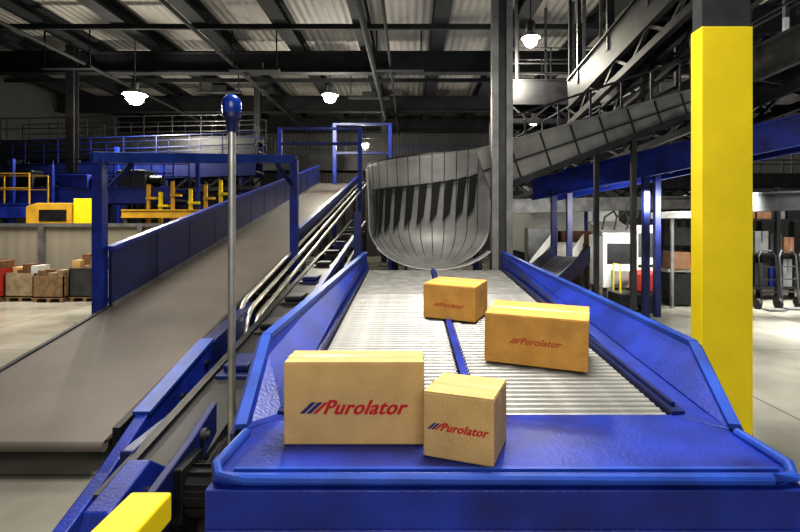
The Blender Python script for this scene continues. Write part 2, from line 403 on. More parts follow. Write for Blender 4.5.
for y in (4.6,7.5,11,15,19,22.5):
    for x in (XL+0.1,XR-0.1):
        Geo().box((x-0.06,y-0.06,0),(x+0.06,y+0.06,iz(y)-0.16)).box((x-0.12,y-0.12,0),(x+0.12,y+0.12,0.02)).build('support_leg', M['grey_d'], C)

# ------------------------------------------------------------------ drive mechanism between the conveyors
D = root('conveyor_drive_unit', (-1.55, 4.0, 0), 'dense black machine frame with motors, cables and blue covers', 'machine')
def jz(y): return 0.42+0.135*(y-3.0)
for x in (-1.86,-1.42):
    Geo().beam((x,3.0,jz(3.0)-0.15),(x,16,jz(16)-0.15),0.07,0.24).build('frame_rail', M['black'], D)
    Geo().beam((x,3.4,0.16),(x,16,0.4),0.06,0.12).build('lower_rail', M['black'], D)
for k in range(12):
    y=3.1+k*1.1
    Geo().beam((-1.86,y,jz(y)-0.2),(-1.42,y,jz(y)-0.2),0.06,0.08).build('cross_member', M['black'], D)
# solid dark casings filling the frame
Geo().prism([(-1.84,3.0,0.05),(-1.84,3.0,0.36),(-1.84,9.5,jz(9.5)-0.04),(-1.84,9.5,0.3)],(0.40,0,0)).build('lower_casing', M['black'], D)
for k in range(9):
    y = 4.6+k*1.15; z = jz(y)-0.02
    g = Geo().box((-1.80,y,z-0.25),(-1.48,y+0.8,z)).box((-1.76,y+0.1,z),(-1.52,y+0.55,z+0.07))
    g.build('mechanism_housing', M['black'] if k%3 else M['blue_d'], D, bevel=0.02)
    Geo().cyl((-1.46,y+0.3,z-0.12),(-1.30,y+0.3,z-0.12),0.08,14).build('idler_hub', M['grey_d'], D, smooth=True)
for x in (-1.86,-1.42):
    for y in (3.2,4.5,5.8,8,11,14,15.8):
        Geo().box((x-0.04,y-0.04,0),(x+0.04,y+0.04,jz(y)-0.2)).build('support_leg', M['black'], D)
rr_ = random.Random(11)
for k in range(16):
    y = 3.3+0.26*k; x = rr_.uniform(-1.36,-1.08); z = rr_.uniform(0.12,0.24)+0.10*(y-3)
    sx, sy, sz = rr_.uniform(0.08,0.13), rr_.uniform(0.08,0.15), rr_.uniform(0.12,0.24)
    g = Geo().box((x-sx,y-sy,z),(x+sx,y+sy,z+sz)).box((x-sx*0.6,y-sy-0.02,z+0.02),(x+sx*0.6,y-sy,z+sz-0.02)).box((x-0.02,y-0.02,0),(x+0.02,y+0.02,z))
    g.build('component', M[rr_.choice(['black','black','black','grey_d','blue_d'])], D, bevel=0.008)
for y in (4.9,6.1,7.6,9.2):
    Geo().box((-1.30,y-0.03,0),(-1.22,y+0.03,jz(y)+0.18)).build('blue_upright', M['blue_d'], D)
Geo().beam((-1.26,4.8,jz(4.8)+0.15),(-1.26,12,jz(12)+0.2),0.07,0.09).build('top_rail', M['blue'], D)
Geo().beam((-1.26,4.8,jz(4.8)-0.18),(-1.26,12,jz(12)-0.15),0.05,0.07).build('mid_rail', M['grey_d'], D)
Geo().prism([(-1.40,2.55,0.40),(-1.40,2.62,0.58),(-1.40,3.1,0.66),(-1.40,3.5,0.76),(-1.40,3.5,0.55),(-1.40,3.1,0.40),(-1.40,2.8,0.30)], (0.05,0,0)).build('blue_cover', M['blue_d'], D, bevel=0.008)
Geo().prism([(-1.64,2.35,0.26),(-1.64,2.5,0.56),(-1.64,2.9,0.64),(-1.64,3.1,0.50),(-1.64,3.0,0.20)], (0.14,0,0)).build('blue_end_plate', M['blue'], D, bevel=0.012)
for (y,z) in ((2.55,0.42),(2.85,0.48)):
    Geo().cyl((-1.51,y,z),(-1.48,y,z),0.03,14).build('bolt_cap', M['black'], D, smooth=True)
g = Geo().cyl((-1.35,3.0,0.42),(-1.02,3.0,0.42),0.13,20)
for k in range(12):
    t = 2*math.pi*k/12; g.beam((-1.32,3.0+0.135*math.cos(t),0.42+0.135*math.sin(t)),(-1.06,3.0+0.135*math.cos(t),0.42+0.135*math.sin(t)),0.012,0.03)
g.build('motor', M['black'], D)
Geo().box((-1.42,2.86,0.28),(-1.3,3.14,0.60)).build('gearbox', M['black'], D, bevel=0.01)
for (y,z) in ((2.66,0.52),(3.25,0.64)):
    Geo().cyl((-1.36,y,z),(-1.32,y,z),0.04,14).cyl((-1.33,y,z),(-1.30,y,z),0.02,10).build('bearing', M['grey_d'], D, smooth=True)
for k in range(6):
    a = -1.16+k*0.035
    Geo().tube([(a-0.1,3.0,0.5),(a-0.04,3.15,0.62+0.03*k),(a-0.03,3.6,0.50+0.05*k),(a,4.2,0.62+0.02*k),(a,5.2,0.75),(a-0.1,6.5,0.9)],0.012,6).build('cable', M['rubber'], D)
Geo().beam((-1.0,2.9,0.24),(-1.0,7.4,0.86),0.10,0.10).build('cable_tray', M['black'], D)
for y in (2.95,5.0,7.2):
    z=0.24+(y-2.9)*0.62/4.5
    Geo().box((-1.04,y-0.04,0),(-0.96,y+0.04,z)).build('support_leg', M['black'], D)
Geo().box((-1.98,3.4,0.10),(-1.88,4.4,0.46)).box((-1.97,3.45,0),(-1.93,3.5,0.1)).box((-1.97,4.3,0),(-1.93,4.35,0.1)).build('blue_belt_guard', M['blue_d'], D, bevel=0.015)

Yg = root('yellow_guard_rail', (-1.2, 1.9, 0), 'yellow steel guard rail protecting the machine corner', 'guard rail')
Geo().box((-1.36,1.3,0.56),(-1.16,2.44,0.70)).build('rail', M['yellow'], Yg, bevel=0.012)
for y in (1.45,2.3):
    Geo().box((-1.32,y-0.06,0),(-1.20,y+0.06,0.57)).build('post', M['yellow'], Yg)

# ------------------------------------------------------------------ beacon pole
PX, PY = -0.98, 2.75
Pp = root('beacon_pole', (PX,PY,0), 'grey steel pole topped with a blue warning beacon', 'signal light')
Geo().cyl((PX,PY,0),(PX,PY,2.53),0.021,14).build('pole', M['steel'], Pp, smooth=True)
Geo().cyl((PX,PY,0),(PX,PY,0.02),0.09,16).build('base_plate', M['steel_m'], Pp)
Geo().lathe([(0.025,2.51),(0.032,2.57),(0.048,2.59),(0.048,2.615)],(PX,PY,0)).build('socket', M['blue_d'], Pp, smooth=True)
Geo().lathe([(0.048,2.615),(0.052,2.635),(0.052,2.67),(0.045,2.695),(0.030,2.712),(0.01,2.72)],(PX,PY,0)).build('beacon_lens', M['lens'], Pp, smooth=True)

# ------------------------------------------------------------------ blue portal
Q = root('blue_portal_frame', (-3.4,8.2,0), 'light blue steel portal frame standing across the belt conveyor', 'steel frame')
a = V((-4.28,6.90,2.92)); b = V((-2.20,9.5,3.25))
Geo().beam(a+V((-0.06,-0.08,0)),b,0.14,0.15).build('cross_beam', M['blue_l'], Q, bevel=0.01)
Geo().box((a.x-0.07,a.y-0.07,0),(a.x+0.07,a.y+0.07,a.z)).build('upright', M['blue'], Q)
Geo().box((b.x-0.07,b.y-0.07,0),(b.x+0.07,b.y+0.07,b.z-0.02)).build('upright', M['blue'], Q)
Geo().beam((a.x,a.y+0.02,2.4),(a.x+0.25,a.y+0.35,2.88),0.06,0.06).build('corner_brace', M['blue_d'], Q)
Geo().beam((b.x,b.y,2.7),(b.x-0.25,b.y-0.35,3.15),0.06,0.06).build('corner_brace', M['blue_d'], Q)

for (x0,x1,y,z) in ((-5.2,-2.0,20.0,5.9),(-3.4,-0.9,22.6,6.6)):
    e = root('blue_tower_frame', ((x0+x1)/2,y,0), 'blue steel frame rising beside the top of the conveyor', 'steel frame', 'blue frames at the conveyor head')
    for x in (x0,x1): Geo().box((x-0.08,y-0.08,0),(x+0.08,y+0.08,z)).build('upright', M['blue'], e)
    for zz in (5.3,z): Geo().box((x0,y-0.07,zz-0.1),(x1,y+0.07,zz)).build('cross_beam', M['blue_d'], e)

# ------------------------------------------------------------------ parcels
def text_mesh(body, shear=0.3, off=0.0):
    import bmesh
    cu = bpy.data.curves.new('lettering', 'FONT'); cu.body = body; cu.size = 0.1; cu.shear = shear; cu.offset = off
    cu.extrude = 0.0006; cu.space_character = 1.10
    cu.align_x = 'LEFT'; cu.align_y = 'CENTER'
    to = bpy.data.objects.new('tmp', cu); COL.objects.link(to)
    bpy.context.view_layer.update()
    me = bpy.data.meshes.new_from_object(to)
    w = to.dimensions.x
    bpy.data.objects.remove(to)
    bm = bmesh.new()
    for k, dx in enumerate((0.0, 0.0028, 0.0056)):
        m2 = me.copy(); m2.transform(Matrix.Translation((dx, 0.0006*(k-1), 0.00004*k))); bm.from_mesh(m2); bpy.data.meshes.remove(m2)
    out = bpy.data.meshes.new('lettering'); bm.to_mesh(out); bm.free()
    return out, w

def parcel(loc, dims, rz, label, cm, logo_w, logo_off, ink, ink2):
    w, dd, h = dims
    e = root('cardboard_parcel', (0,0,0), label, 'cardboard box', 'parcels on the roller table')
    Geo().box((-w/2,-dd/2,0),(w/2,dd/2,h-0.002)).build('carton', cm, e, bevel=0.006)
    for s in (-1,1):
        ya, yb = (-dd/2+0.002,-0.002) if s<0 else (0.002,dd/2-0.002)
        Geo().box((-w/2+0.002,ya,h-0.003),(w/2-0.002,yb,h+0.0015)).build('top_flap', cm, e, bevel=0.0012)
    g = Geo().box((-w/2-0.001,-0.024,h+0.001),(w/2+0.001,0.024,h+0.0025)).box((-w/2-0.0012,-0.024,h-0.055),(-w/2+0.001,0.024,h+0.0025)).box((w/2-0.001,-0.024,h-0.055),(w/2+0.0012,0.024,h+0.0025))
    g.build('packing_tape', M['tape'], e)
    me, tw = text_mesh('Purolator', 0.45, 0.0014)
    s = logo_w*0.82/tw
    me.materials.clear(); me.materials.append(ink)
    t = bpy.data.objects.new('printed_lettering', me); COL.objects.link(t); t.parent = e
    t.scale = (s, s*1.05, 1); t.rotation_euler = (math.pi/2,0,0)
    x0 = logo_off[0]-logo_w/2; zc = logo_off[1]
    t.location = (x0+logo_w*0.19, -dd/2-0.001, zc)
    hh = logo_w*0.055
    g = Geo()
    for k,(wd,mi) in enumerate(((0.06,0),(0.06,0),(0.05,1))):
        xs = x0 + logo_w*(-0.03+0.064*k); yv = -dd/2-0.0012
        sh = hh*2.1
        g.prism([(xs,yv,zc-hh),(xs+logo_w*wd*0.8,yv,zc-hh),(xs+logo_w*wd*0.8+sh,yv,zc+hh),(xs+sh,yv,zc+hh)],(0,0.0008,0),mi)
    g.build('printed_emblem', [ink2, ink], e)
    e.location = loc; e.rotation_euler = (0,0,math.radians(rz))
    return e
parcel((-0.235,2.195,1.0785),(0.59,0.20,0.345),0,'large tan cardboard box with red printed lettering on shelf',M['card'],0.43,(0.0,0.155),M['red'],M['navy'])
th = 21; w2, d2, h2 = 0.285, 0.27, 0.258
cr = V((0.318,1.895,0)); ct, st = math.cos(math.radians(th)), math.sin(math.radians(th))
c2 = cr + V((-ct,st,0))*w2/2 + V((st,ct,0))*d2/2
p2 = parcel((c2.x,c2.y,1.0785),(w2,d2,h2),-th,'small tan cardboard box turned at an angle at shelf edge',M['card'],0.235,(0.0,0.125),M['red'],M['navy'])
sl = math.atan(SL)
def on_bed(x,y): return (x,y,bz(y)+0.012)
p3 = parcel(on_bed(0.83,3.25),(0.62,0.40,0.31),-20,'orange-brown cardboard box lying on the zinc rollers',M['card_o'],0.30,(0.0,0.15),M['red_f'],M['red_f'])
p4 = parcel(on_bed(0.40,4.36),(0.46,0.38,0.29),-24,'orange-brown cardboard box farther up the rollers',M['card_o'],0.26,(0.0,0.12),M['red_f'],M['red_f'])
for p, rz in ((p3,-20),(p4,-24)):
    p.rotation_euler = (Matrix.Rotation(sl,3,'X') @ Matrix.Rotation(math.radians(rz),3,'Z')).to_euler()

# ------------------------------------------------------------------ columns
K = root('yellow_column', (2.535,4.1,0), 'square building column painted bright yellow below grey steel', 'column')
Geo().box((2.335,4.0,0.02),(2.745,4.16,3.59)).build('yellow_wrap', M['yellow'], K, bevel=0.006)
Geo().box((2.345,4.015,3.59),(2.735,4.15,CEIL)).build('steel_shaft', M['grey_d'], K)
Geo().box((2.23,3.9,0),(2.84,4.3,0.025)).build('base_plate', M['grey_d'], K)
S = root('steel_column', (1.29,7.12,0), 'grey galvanised double channel column beside the curved chute', 'column')
for s in (-1,1):
    Geo().box((1.30+s*0.10-0.045,7.02,0),(1.30+s*0.10+0.045,7.16,CEIL)).build('channel', M['steel_m'], S)
Geo().box((1.22,7.12,0.1),(1.38,7.14,CEIL)).build('web_plate', M['grey_d'], S)
Geo().box((1.15,6.99,0),(1.45,7.19,0.02)).build('base_plate', M['steel_m'], S)
for (x,y) in ((10.5,17),(-12.5,18.5),(-7.3,24),(-1.4,27),(8,24)):
    o = Geo().ibeam((x,y,0),(x,y,CEIL-0.35),0.3,0.3,0.03).build('roof_column', M['black'])
    tag(o,'dark steel I-section column supporting the roof','column','dark roof columns')

# ------------------------------------------------------------------ elevated conveyors
def elevated(name, p0, p1, width, h, ms, label, legs, mleg, group=None, rail=False, hang=(), mrail=None, truss=0):
    p0=V(p0); p1=V(p1); d=(p1-p0).normalized(); sd=d.cross(V((0,0,1))).normalized()
    mid=(p0+p1)/2
    e = root(name,(mid.x,mid.y,0),label,'conveyor',group)
    for s in (-1,1):
        g = Geo().beam(p0+sd*s*width/2, p1+sd*s*width/2, 0.05, h).beam(p0+sd*s*(width/2)+V((0,0,h/2)), p1+sd*s*(width/2)+V((0,0,h/2)), 0.12, 0.04).beam(p0+sd*s*(width/2)-V((0,0,h/2)), p1+sd*s*(width/2)-V((0,0,h/2)), 0.12, 0.04)
        g.build('side_rail', ms, e)
    Geo().beam(p0+V((0,0,h*0.25)), p1+V((0,0,h*0.25)), width-0.06, 0.04).build('belt', M['black'], e)
    n = max(3,int((p1-p0).length/1.2))
    for k in range(n+1):
        q = p0.lerp(p1,k/n)-V((0,0,h*0.3)); Geo().beam(q-sd*width/2, q+sd*width/2, 0.07,0.07).build('cross_member', M['grey_d'], e)
    if rail:
        for s in (-1,1):
            g = Geo()
            for zz in (0.5,0.95): g.beam(p0+sd*s*width/2+V((0,0,h/2+zz)), p1+sd*s*width/2+V((0,0,h/2+zz)),0.035,0.035)
            for k in range(n+1):
                q = p0.lerp(p1,k/n)+sd*s*width/2+V((0,0,h/2)); g.beam(q,q+V((0,0,0.95)),0.035,0.035)
            g.build('guard_rail', mrail or ms, e)
    if truss:
        for s in (-1,1):
            g = Geo(); o_ = sd*s*width/2-V((0,0,h/2)); lo=V((0,0,-truss))
            g.beam(p0+o_+lo,p1+o_+lo,0.12,0.14)
            nn = n*2
            for k in range(nn):
                qa = p0.lerp(p1,k/nn)+o_; qb = p0.lerp(p1,(k+1)/nn)+o_
                if k%2: qa = qa+lo
                else: qb = qb+lo
                g.beam(qa,qb,0.06,0.06)
            g.build('truss_bracing', M['black'], e)
    for t in legs:
        q = p0.lerp(p1,t)
        for s in (-1,1):
            a = q+sd*s*(width/2-0.05); Geo().beam((a.x,a.y,0),(a.x,a.y,a.z-h*0.2),0.12,0.12).build('support_leg', mleg, e)
    for t in hang:
        q = p0.lerp(p1,t)
        for s in (-1,1):
            a = q+sd*s*(width/2); Geo().beam((a.x,a.y,a.z),(a.x,a.y,CEIL),0.08,0.08).build('hanger_rod', M['grey_d'], e)
    return e
elevated('elevated_conveyor',(3.2,12.1,2.85),(9.5,6.9,4.15),1.0,0.50,M['blue'],'blue elevated conveyor rising on blue posts',(0.06,0.30),M['blue_d'])
elevated('overhead_conveyor',(3.4,17.0,3.3),(8.2,6.2,5.6),1.1,0.6,M['steel_m'],'dark steel overhead conveyor hung from roof rods',(),M['grey_d'],rail=True,hang=(0.1,0.3,0.5,0.7,0.85),mrail=M['grey_d'],truss=0.4)
elevated('overhead_conveyor',(4.3,12.3,5.2),(4.7,6.3,6.2),0.8,0.7,M['grey_d'],'dark grey overhead conveyor below the roof girders',(),M['grey_d'],hang=(0.1,0.35,0.6,0.9),truss=0.4)
elevated('overhead_conveyor',(2.9,15.2,5.9),(14,15.2,5.9),1.0,0.7,M['black'],'dark level overhead conveyor with guard rail',(),M['grey_d'],rail=True,hang=(0.02,0.2,0.4,0.6,0.8),mrail=M['black'],truss=0.5)
elevated('overhead_conveyor',(5.6,12.6,6.6),(13,9.2,6.4),1.0,0.6,M['black'],'black overhead conveyor crossing high beside the roof',(),M['grey_d'],hang=(0.1,0.4,0.7,0.9),truss=0.4)
elevated('elevated_conveyor',(2.2,18.7,3.6),(16,18.7,3.6),1.2,0.5,M['grey_d'],'dark level elevated conveyor with grey guard rail',(0.1,0.5,0.9),M['grey_d'],rail=True,truss=0.4)
elevated('elevated_conveyor',(6.3,10.9,2.45),(13.5,9.2,2.65),0.9,0.35,M['grey_d'],'low grey elevated conveyor behind the yellow column',(0.3,0.9),M['grey_d'])
elevated('elevated_conveyor',(2.0,14.0,2.5),(8.5,15.8,2.7),0.9,0.35,M['steel_m'],'grey elevated conveyor beneath the dark ones',(0.02,0.95),M['grey_d'])
elevated('elevated_conveyor',(-17.5,17.5,3.0),(-8.0,17.5,3.0),1.2,0.5,M['blue'],'blue elevated conveyor above the partition wall',(0.1,0.4,0.7,0.97),M['blue_d'],rail=True,mrail=M['blue_d'])
elevated('elevated_conveyor',(-17.5,19.9,3.9),(-6.0,19.9,4.3),1.0,0.7,M['blue_d'],'dark blue elevated conveyor on tall posts',(0.1,0.25,0.4,0.55,0.7,0.95),M['blue_d'],rail=True,truss=0.5)
elevated('elevated_conveyor',(-17.5,22,5.2),(-6.5,22,5.4),1.2,0.8,M['black'],'black sloping elevated conveyor with guard rail',(0.1,0.3,0.5,0.7,0.9),M['black'],rail=True)
elevated('elevated_conveyor',(-17.5,28,5.4),(-1,28,5.4),1.2,0.8,M['black'],'dark elevated conveyor crossing the hall under lamps',(0.1,0.5,0.9),M['black'],rail=True)
elevated('elevated_conveyor',(-17.5,15.9,2.45),(-11.8,15.9,2.45),0.8,0.4,M['blue'],'blue low conveyor with amber rail behind partition wall',(0.3,0.9),M['blue_d'],rail=True,mrail=M['yellow_o'])
elevated('elevated_conveyor',(-8.9,15.9,2.35),(-5.6,15.9,2.35),0.9,0.22,M['yellow_o'],'low amber conveyor just above the partition wall',(0.03,0.97),M['grey_d'])
elevated('elevated_conveyor',(-0.6,21,4.0),(8,21,4.0),1.1,0.6,M['blue_d'],'dark blue elevated conveyor beyond the steel chute',(0.05,0.5,0.95),M['blue_d'],rail=True)
for i,(x,z) in enumerate(((-8.7,3.35),(-8.3,3.1),(-7.9,3.45),(-7.3,3.2),(-6.8,3.35),(-6.3,3.5),(-5.8,3.0))):
    o = Geo().box((x-0.05,16.6,0),(x+0.05,16.7,z)).box((x-0.05,16.55,z-0.5),(x+0.28,16.75,z-0.42)).build('yellow_upright', M['yellow'] if i%2 else M['yellow_o'])
    tag(o,'short yellow steel upright with side bracket','post','yellow uprights behind the partition')
for (x,y,z) in ((-13.2,16.6,4.2),(-11.9,16.6,4.0),(-10.9,18.6,4.9),(-9.2,18.6,4.6),(-7.3,17.2,4.2)):
    o = Geo().box((x-0.06,y-0.06,0),(x+0.06,y+0.06,z)).box((x-0.1,y-0.1,0),(x+0.1,y+0.1,0.02)).build('blue_post', M['blue'])
    tag(o,'tall blue steel post on square foot plate','post','blue rack posts')
for (x,z0,z1,m) in ((-13.5,3.3,3.9,'black'),(-11.6,3.3,3.75,'blue'),(-9.6,3.3,3.9,'grey_d')):
    e = root('drive_motor_unit',(x,17.5,z0),'dark geared drive unit mounted on the elevated conveyor','machine','drive units on the blue conveyor')
    Geo().box((x-0.5,17.2,z0-0.05),(x+0.5,17.8,z1)).build('housing', M[m], e, bevel=0.04)
    Geo().cyl((x+0.5,17.5,z0+0.25),(x+0.95,17.5,z0+0.25),0.18,16).build('motor', M['black'], e, smooth=True)

H = root('sorting_hopper', (-10.2,15.0,0), 'yellow and amber sorting hopper with dark window', 'machine')
Geo().prism([(-11.3,15.2,1.95),(-11.3,15.2,2.55),(-11.0,15.2,2.65),(-9.95,15.2,2.65),(-9.95,15.2,1.95)],(0,-0.5,0)).build('amber_hood', M['yellow_o'], H, bevel=0.02)
Geo().box((-9.9,14.7,1.95),(-9.2,15.2,2.78)).build('yellow_cabinet', M['yellow'], H, bevel=0.02)
Geo().box((-11.35,14.65,1.82),(-9.15,15.25,1.95)).build('base_rail', M['yellow'], H)
Geo().box((-10.9,14.68,2.12),(-10.1,14.72,2.45)).build('window_panel', M['black'], H)
for x in (-11.25,-9.25): Geo().box((x-0.06,14.9,0),(x+0.06,15.1,1.82)).build('support_leg', M['grey_d'], H)

# ------------------------------------------------------------------ high bay lamps
def lamp(x,y,z,r,power):
    e = root('high_bay_lamp',(x,y,z),'hanging high bay lamp with round metal reflector','lamp','high bay lamps under the roof')
    Geo().cyl((x,y,z+0.45),(x,y,CEIL),0.02,8).build('hanging_rod', M['grey_d'], e)
    Geo().lathe([(0.10,0.25),(0.13,0.3),(0.13,0.5),(0.08,0.55)],(x,y,z)).build('ballast_housing', M['grey_d'], e, smooth=True)
    n=20; g=Geo(); prof=[(0.10,0.28),(r*0.55,0.22),(r*0.85,0.08)]
    vs=[];fs=[]
    for rr,zz in prof:
        for i in range(n):
            t=2*math.pi*i/n; vs.append((x+rr*math.cos(t),y+rr*math.sin(t),z+zz))
    for k in range(2):
        for i in range(n):
            j=(i+1)%n; fs.append((k*n+i,k*n+j,(k+1)*n+j,(k+1)*n+i))
    g.add(vs,fs).build('lamp_shade', M['steel'], e, smooth=True)
    prof=[(0.02,-r*0.55)]+[(r*0.6*math.sin(a),-r*0.55*math.cos(a)) for a in [0.3,0.6,0.9,1.2,1.5,1.8,2.1]]+[(0.02,r*0.45)]
    Geo().lathe(prof,(x,y,z),16).build('bulb', M['bulb'], e, smooth=True)
    l = bpy.data.lights.new('lamp_light','POINT'); l.energy=power; l.color=(1,0.94,0.80); l.shadow_soft_size=0.2
    lo = bpy.data.objects.new('lamp_light',l); lo.location=(0,0,-0.7); COL.objects.link(lo); lo.parent=e
for a in ((-9.9,18,6.6,0.5,700),(-3.2,20,7.1,0.40,550),(3.28,13.6,7.0,0.30,300),(-10.3,26.5,6.0,0.34,400),(5.6,22.5,6.6,0.34,400),(-2.6,29,6.6,0.3,300),
          (10.5,13.4,7.6,0.36,500),(12,26,6.6,0.34,400)):
    lamp(*a)

# ------------------------------------------------------------------ background goods
def pallet_box(x,y,w,h,m,label,parcels):
    e = root('pallet_container',(x,y,0),label,'container','containers along the partition wall')
    g=Geo()
    for k in (-1,0,1): g.box((x+k*w*0.42-0.04,y-0.4,0),(x+k*w*0.42+0.04,y+0.4,0.09))
    for k in range(5): g.box((x-w/2,y-0.4+k*0.175,0.09),(x+w/2,y-0.3+k*0.175,0.12))
    g.build('pallet', M['wood'], e)
    t=0.025; g=Geo().box((x-w/2,y-0.4,0.12),(x+w/2,y-0.4+t,h)).box((x-w/2,y+0.4-t,0.12),(x+w/2,y+0.4,h)).box((x-w/2,y-0.4,0.12),(x-w/2+t,y+0.4,h)).box((x+w/2-t,y-0.4,0.12),(x+w/2,y+0.4,h)).box((x-w/2,y-0.4,0.12),(x+w/2,y+0.4,0.15))
    g.build('container_wall', m, e)
    for i in range(parcels):
        a=x-w*0.36+ i*(w*0.72/max(1,parcels-1)); hh=random.uniform(0.05,0.38); ww=w*0.13; yo=random.random()*0.2
        Geo().box((a-ww,y-0.3+yo,0.15),(a+ww,y+0.15,h+hh)).build('packed_carton', [M['card'],M['canvas'],M['rust'],M['white'],M['wood']][random.randrange(5)], e)
cols=[(M['redp'],'red plastic container on a wooden pallet',0.75),(M['canvas'],'beige container filled with parcels',0.62),(M['wood'],'brown carton container filled with parcels',0.55),(M['grey_d'],'dark metal container with mixed parcels',0.75),(M['canvas'],'beige container filled with parcels',0.58),(M['rust'],'rusty crate with mixed parcels',0.6)]
for i in range(10):
    m,l,h = cols[(i+4)%6]
    pallet_box(-12.7+i*0.84,13.3+0.15*(i%2),0.80,h+0.12,m,l,5)

def diverter(x,y,w,h,label,mp,rz=0):
    e = root('diverter_chute',(0,0,0),label,'chute','diverter chutes on the warehouse floor')
    for sx in (-1,1):
        Geo().box((sx*w/2-0.04,-0.9,0),(sx*w/2+0.04,-0.82,0.75)).build('support_leg', M['grey_d'], e)
        Geo().box((sx*w/2-0.04,0.82,0),(sx*w/2+0.04,0.9,h)).build('support_leg', M['grey_d'], e)
        Geo().prism([(sx*w/2,-0.95,0.6),(sx*w/2,-0.95,0.95),(sx*w/2,0.95,h+0.25),(sx*w/2,0.95,h-0.1)],(0.03,0,0)).build('side_panel', mp, e)
    Geo().beam((0,-0.95,0.7),(0,0.95,h),w-0.04,0.03).build('slide_plate', M['steel'], e)
    Geo().box((-w/2,-0.98,0.45),(w/2,-0.93,0.66)).build('end_stop', M['black'], e)
    e.location=(x,y,0); e.rotation_euler=(0,0,math.radians(rz))
diverter(3.9,13.4,0.9,1.5,'silver diverter chute with white side panels',M['white'],-35)
diverter(2.9,10.2,0.8,1.3,'silver diverter chute with dark blue side panels',M['blue_d'],-40)
WM = root('white_sorting_machine',(5.2,13.0,0),'white panelled sorting machine with dark openings and silver top','machine')
Geo().box((4.75,12.3,0.45),(5.55,13.3,1.75)).build('body_panel', M['white'], WM, bevel=0.03)
Geo().box((5.58,12.4,0.3),(6.15,13.3,2.0)).build('tall_body_panel', M['white'], WM, bevel=0.03)
Geo().box((4.85,12.27,1.05),(5.45,12.31,1.55)).build('dark_opening', M['black'], WM)
Geo().box((5.66,12.37,1.2),(6.07,12.41,1.8)).build('dark_opening', M['grey_d'], WM)
for k in range(4):
    Geo().box((5.66,12.365,0.45+k*0.17),(6.07,12.40,0.51+k*0.17)).build('vent_slot', M['black'], WM)
Geo().prism([(4.72,12.25,1.76),(4.72,13.3,2.05),(4.72,13.3,2.1),(4.72,12.25,1.81)],(0.85,0,0)).build('top_cover', M['steel'], WM)
for k in range(3):
    Geo().tube([(4.8+0.3*k,12.5,1.85),(4.85+0.3*k,12.45,2.2),(5.1+0.3*k,12.5,2.35),(5.3+0.25*k,12.8,2.2)],0.025,8).build('air_hose', M['black'], WM)
for x in (4.85,5.45,6.05):
    for y in (12.45,13.2): Geo().box((x-0.04,y-0.04,0),(x+0.04,y+0.04,0.5)).build('support_leg', M['grey_d'], WM)
Geo().box((4.95,12.15,0.55),(5.35,12.3,0.9)).build('drawer_box', M['steel'], WM, bevel=0.01)

W = root('scanning_station',(6.9,12.4,0),'white canopy work station with equipment and table','work station')
Geo().box((6.2,11.6,2.16),(7.9,12.9,2.32)).build('canopy', M['white'], W, bevel=0.02)
for x in (6.28,7.82):
    for y in (11.98,12.82): Geo().box((x-0.03,y-0.03,0),(x+0.03,y+0.03,2.16)).build('post', M['steel_m'], W)
Geo().box((6.3,12.2,0.85),(7.8,12.8,0.92)).build('table_top', M['steel'], W)
Geo().box((6.35,12.1,0.92),(6.8,12.6,1.35)).build('brown_equipment_box', M['rust'], W, bevel=0.03)
Geo().box((6.35,12.15,1.5),(6.9,12.5,1.95)).box((6.5,12.25,1.95),(6.55,12.3,2.16)).box((6.7,12.25,1.95),(6.75,12.3,2.16)).build('hanging_scanner_head', M['black'], W, bevel=0.01)
Geo().box((6.85,12.3,0.92),(7.15,12.6,1.25)).build('red_equipment_box', M['redp'], W, bevel=0.02)
Geo().box((7.25,12.4,0.92),(7.65,12.45,1.3)).box((7.4,12.4,0.92),(7.5,12.5,1.0)).build('monitor', M['black'], W)
Geo().box((6.35,12.25,0.05),(6.95,12.75,0.8)).build('under_cabinet', M['black'], W)
Geo().box((7.1,12.25,0.05),(7.7,12.75,0.7)).build('under_cabinet', M['grey_d'], W)
rc = root('red_tugger_cart',(5.0,11.6,0),'dark cart with red motor hood and yellow bar','cart')
Geo().box((4.7,11.3,0.18),(5.7,11.9,0.45)).build('chassis', M['black'], rc, bevel=0.03)
Geo().box((5.15,11.35,0.45),(5.6,11.85,0.95)).build('motor_hood', M['redp'], rc, bevel=0.08)
Geo().tube([(4.8,11.4,0.45),(4.78,11.4,1.1),(4.8,11.8,1.1),(4.8,11.8,0.45)],0.02,8).build('push_bar', M['yellow'], rc)
for x in (4.85,5.5):
    for y in (11.28,11.87): Geo().cyl((x,y-0.03,0.13),(x,y+0.05,0.13),0.13,16).build('wheel', M['rubber'], rc)

def cabinet(x,y,w,d_,h,m,label):
    e = root('control_cabinet',(x,y,0),label,'cabinet','control cabinets on the floor')
    Geo().box((x-w/2,y-d_/2,0.08),(x+w/2,y+d_/2,h)).box((x-w/2+.03,y-d_/2+.03,0),(x+w/2-.03,y+d_/2-.03,0.08)).build('body', m, e, bevel=0.01)
    Geo().box((x-w/2+0.03,y-d_/2-0.02,0.12),(x+w/2-0.03,y-d_/2,h-0.04)).build('door', m, e, bevel=0.005)
    Geo().box((x+w/2-0.10,y-d_/2-0.045,h*0.5),(x+w/2-0.07,y-d_/2-0.02,h*0.5+0.18)).build('handle', M['black'], e)
cabinet(6.6,17.0,0.9,0.5,2.0,M['white'],'pale steel control cabinet with single door')
cabinet(7.6,17.0,0.9,0.5,2.0,M['white'],'pale steel control cabinet with single door')
cabinet(4.4,16.8,1.0,0.5,1.9,M['steel_m'],'grey steel control cabinet with single door')
cabinet(5.5,16.8,1.0,0.5,1.8,M['rust'],'brown steel control cabinet with single door')
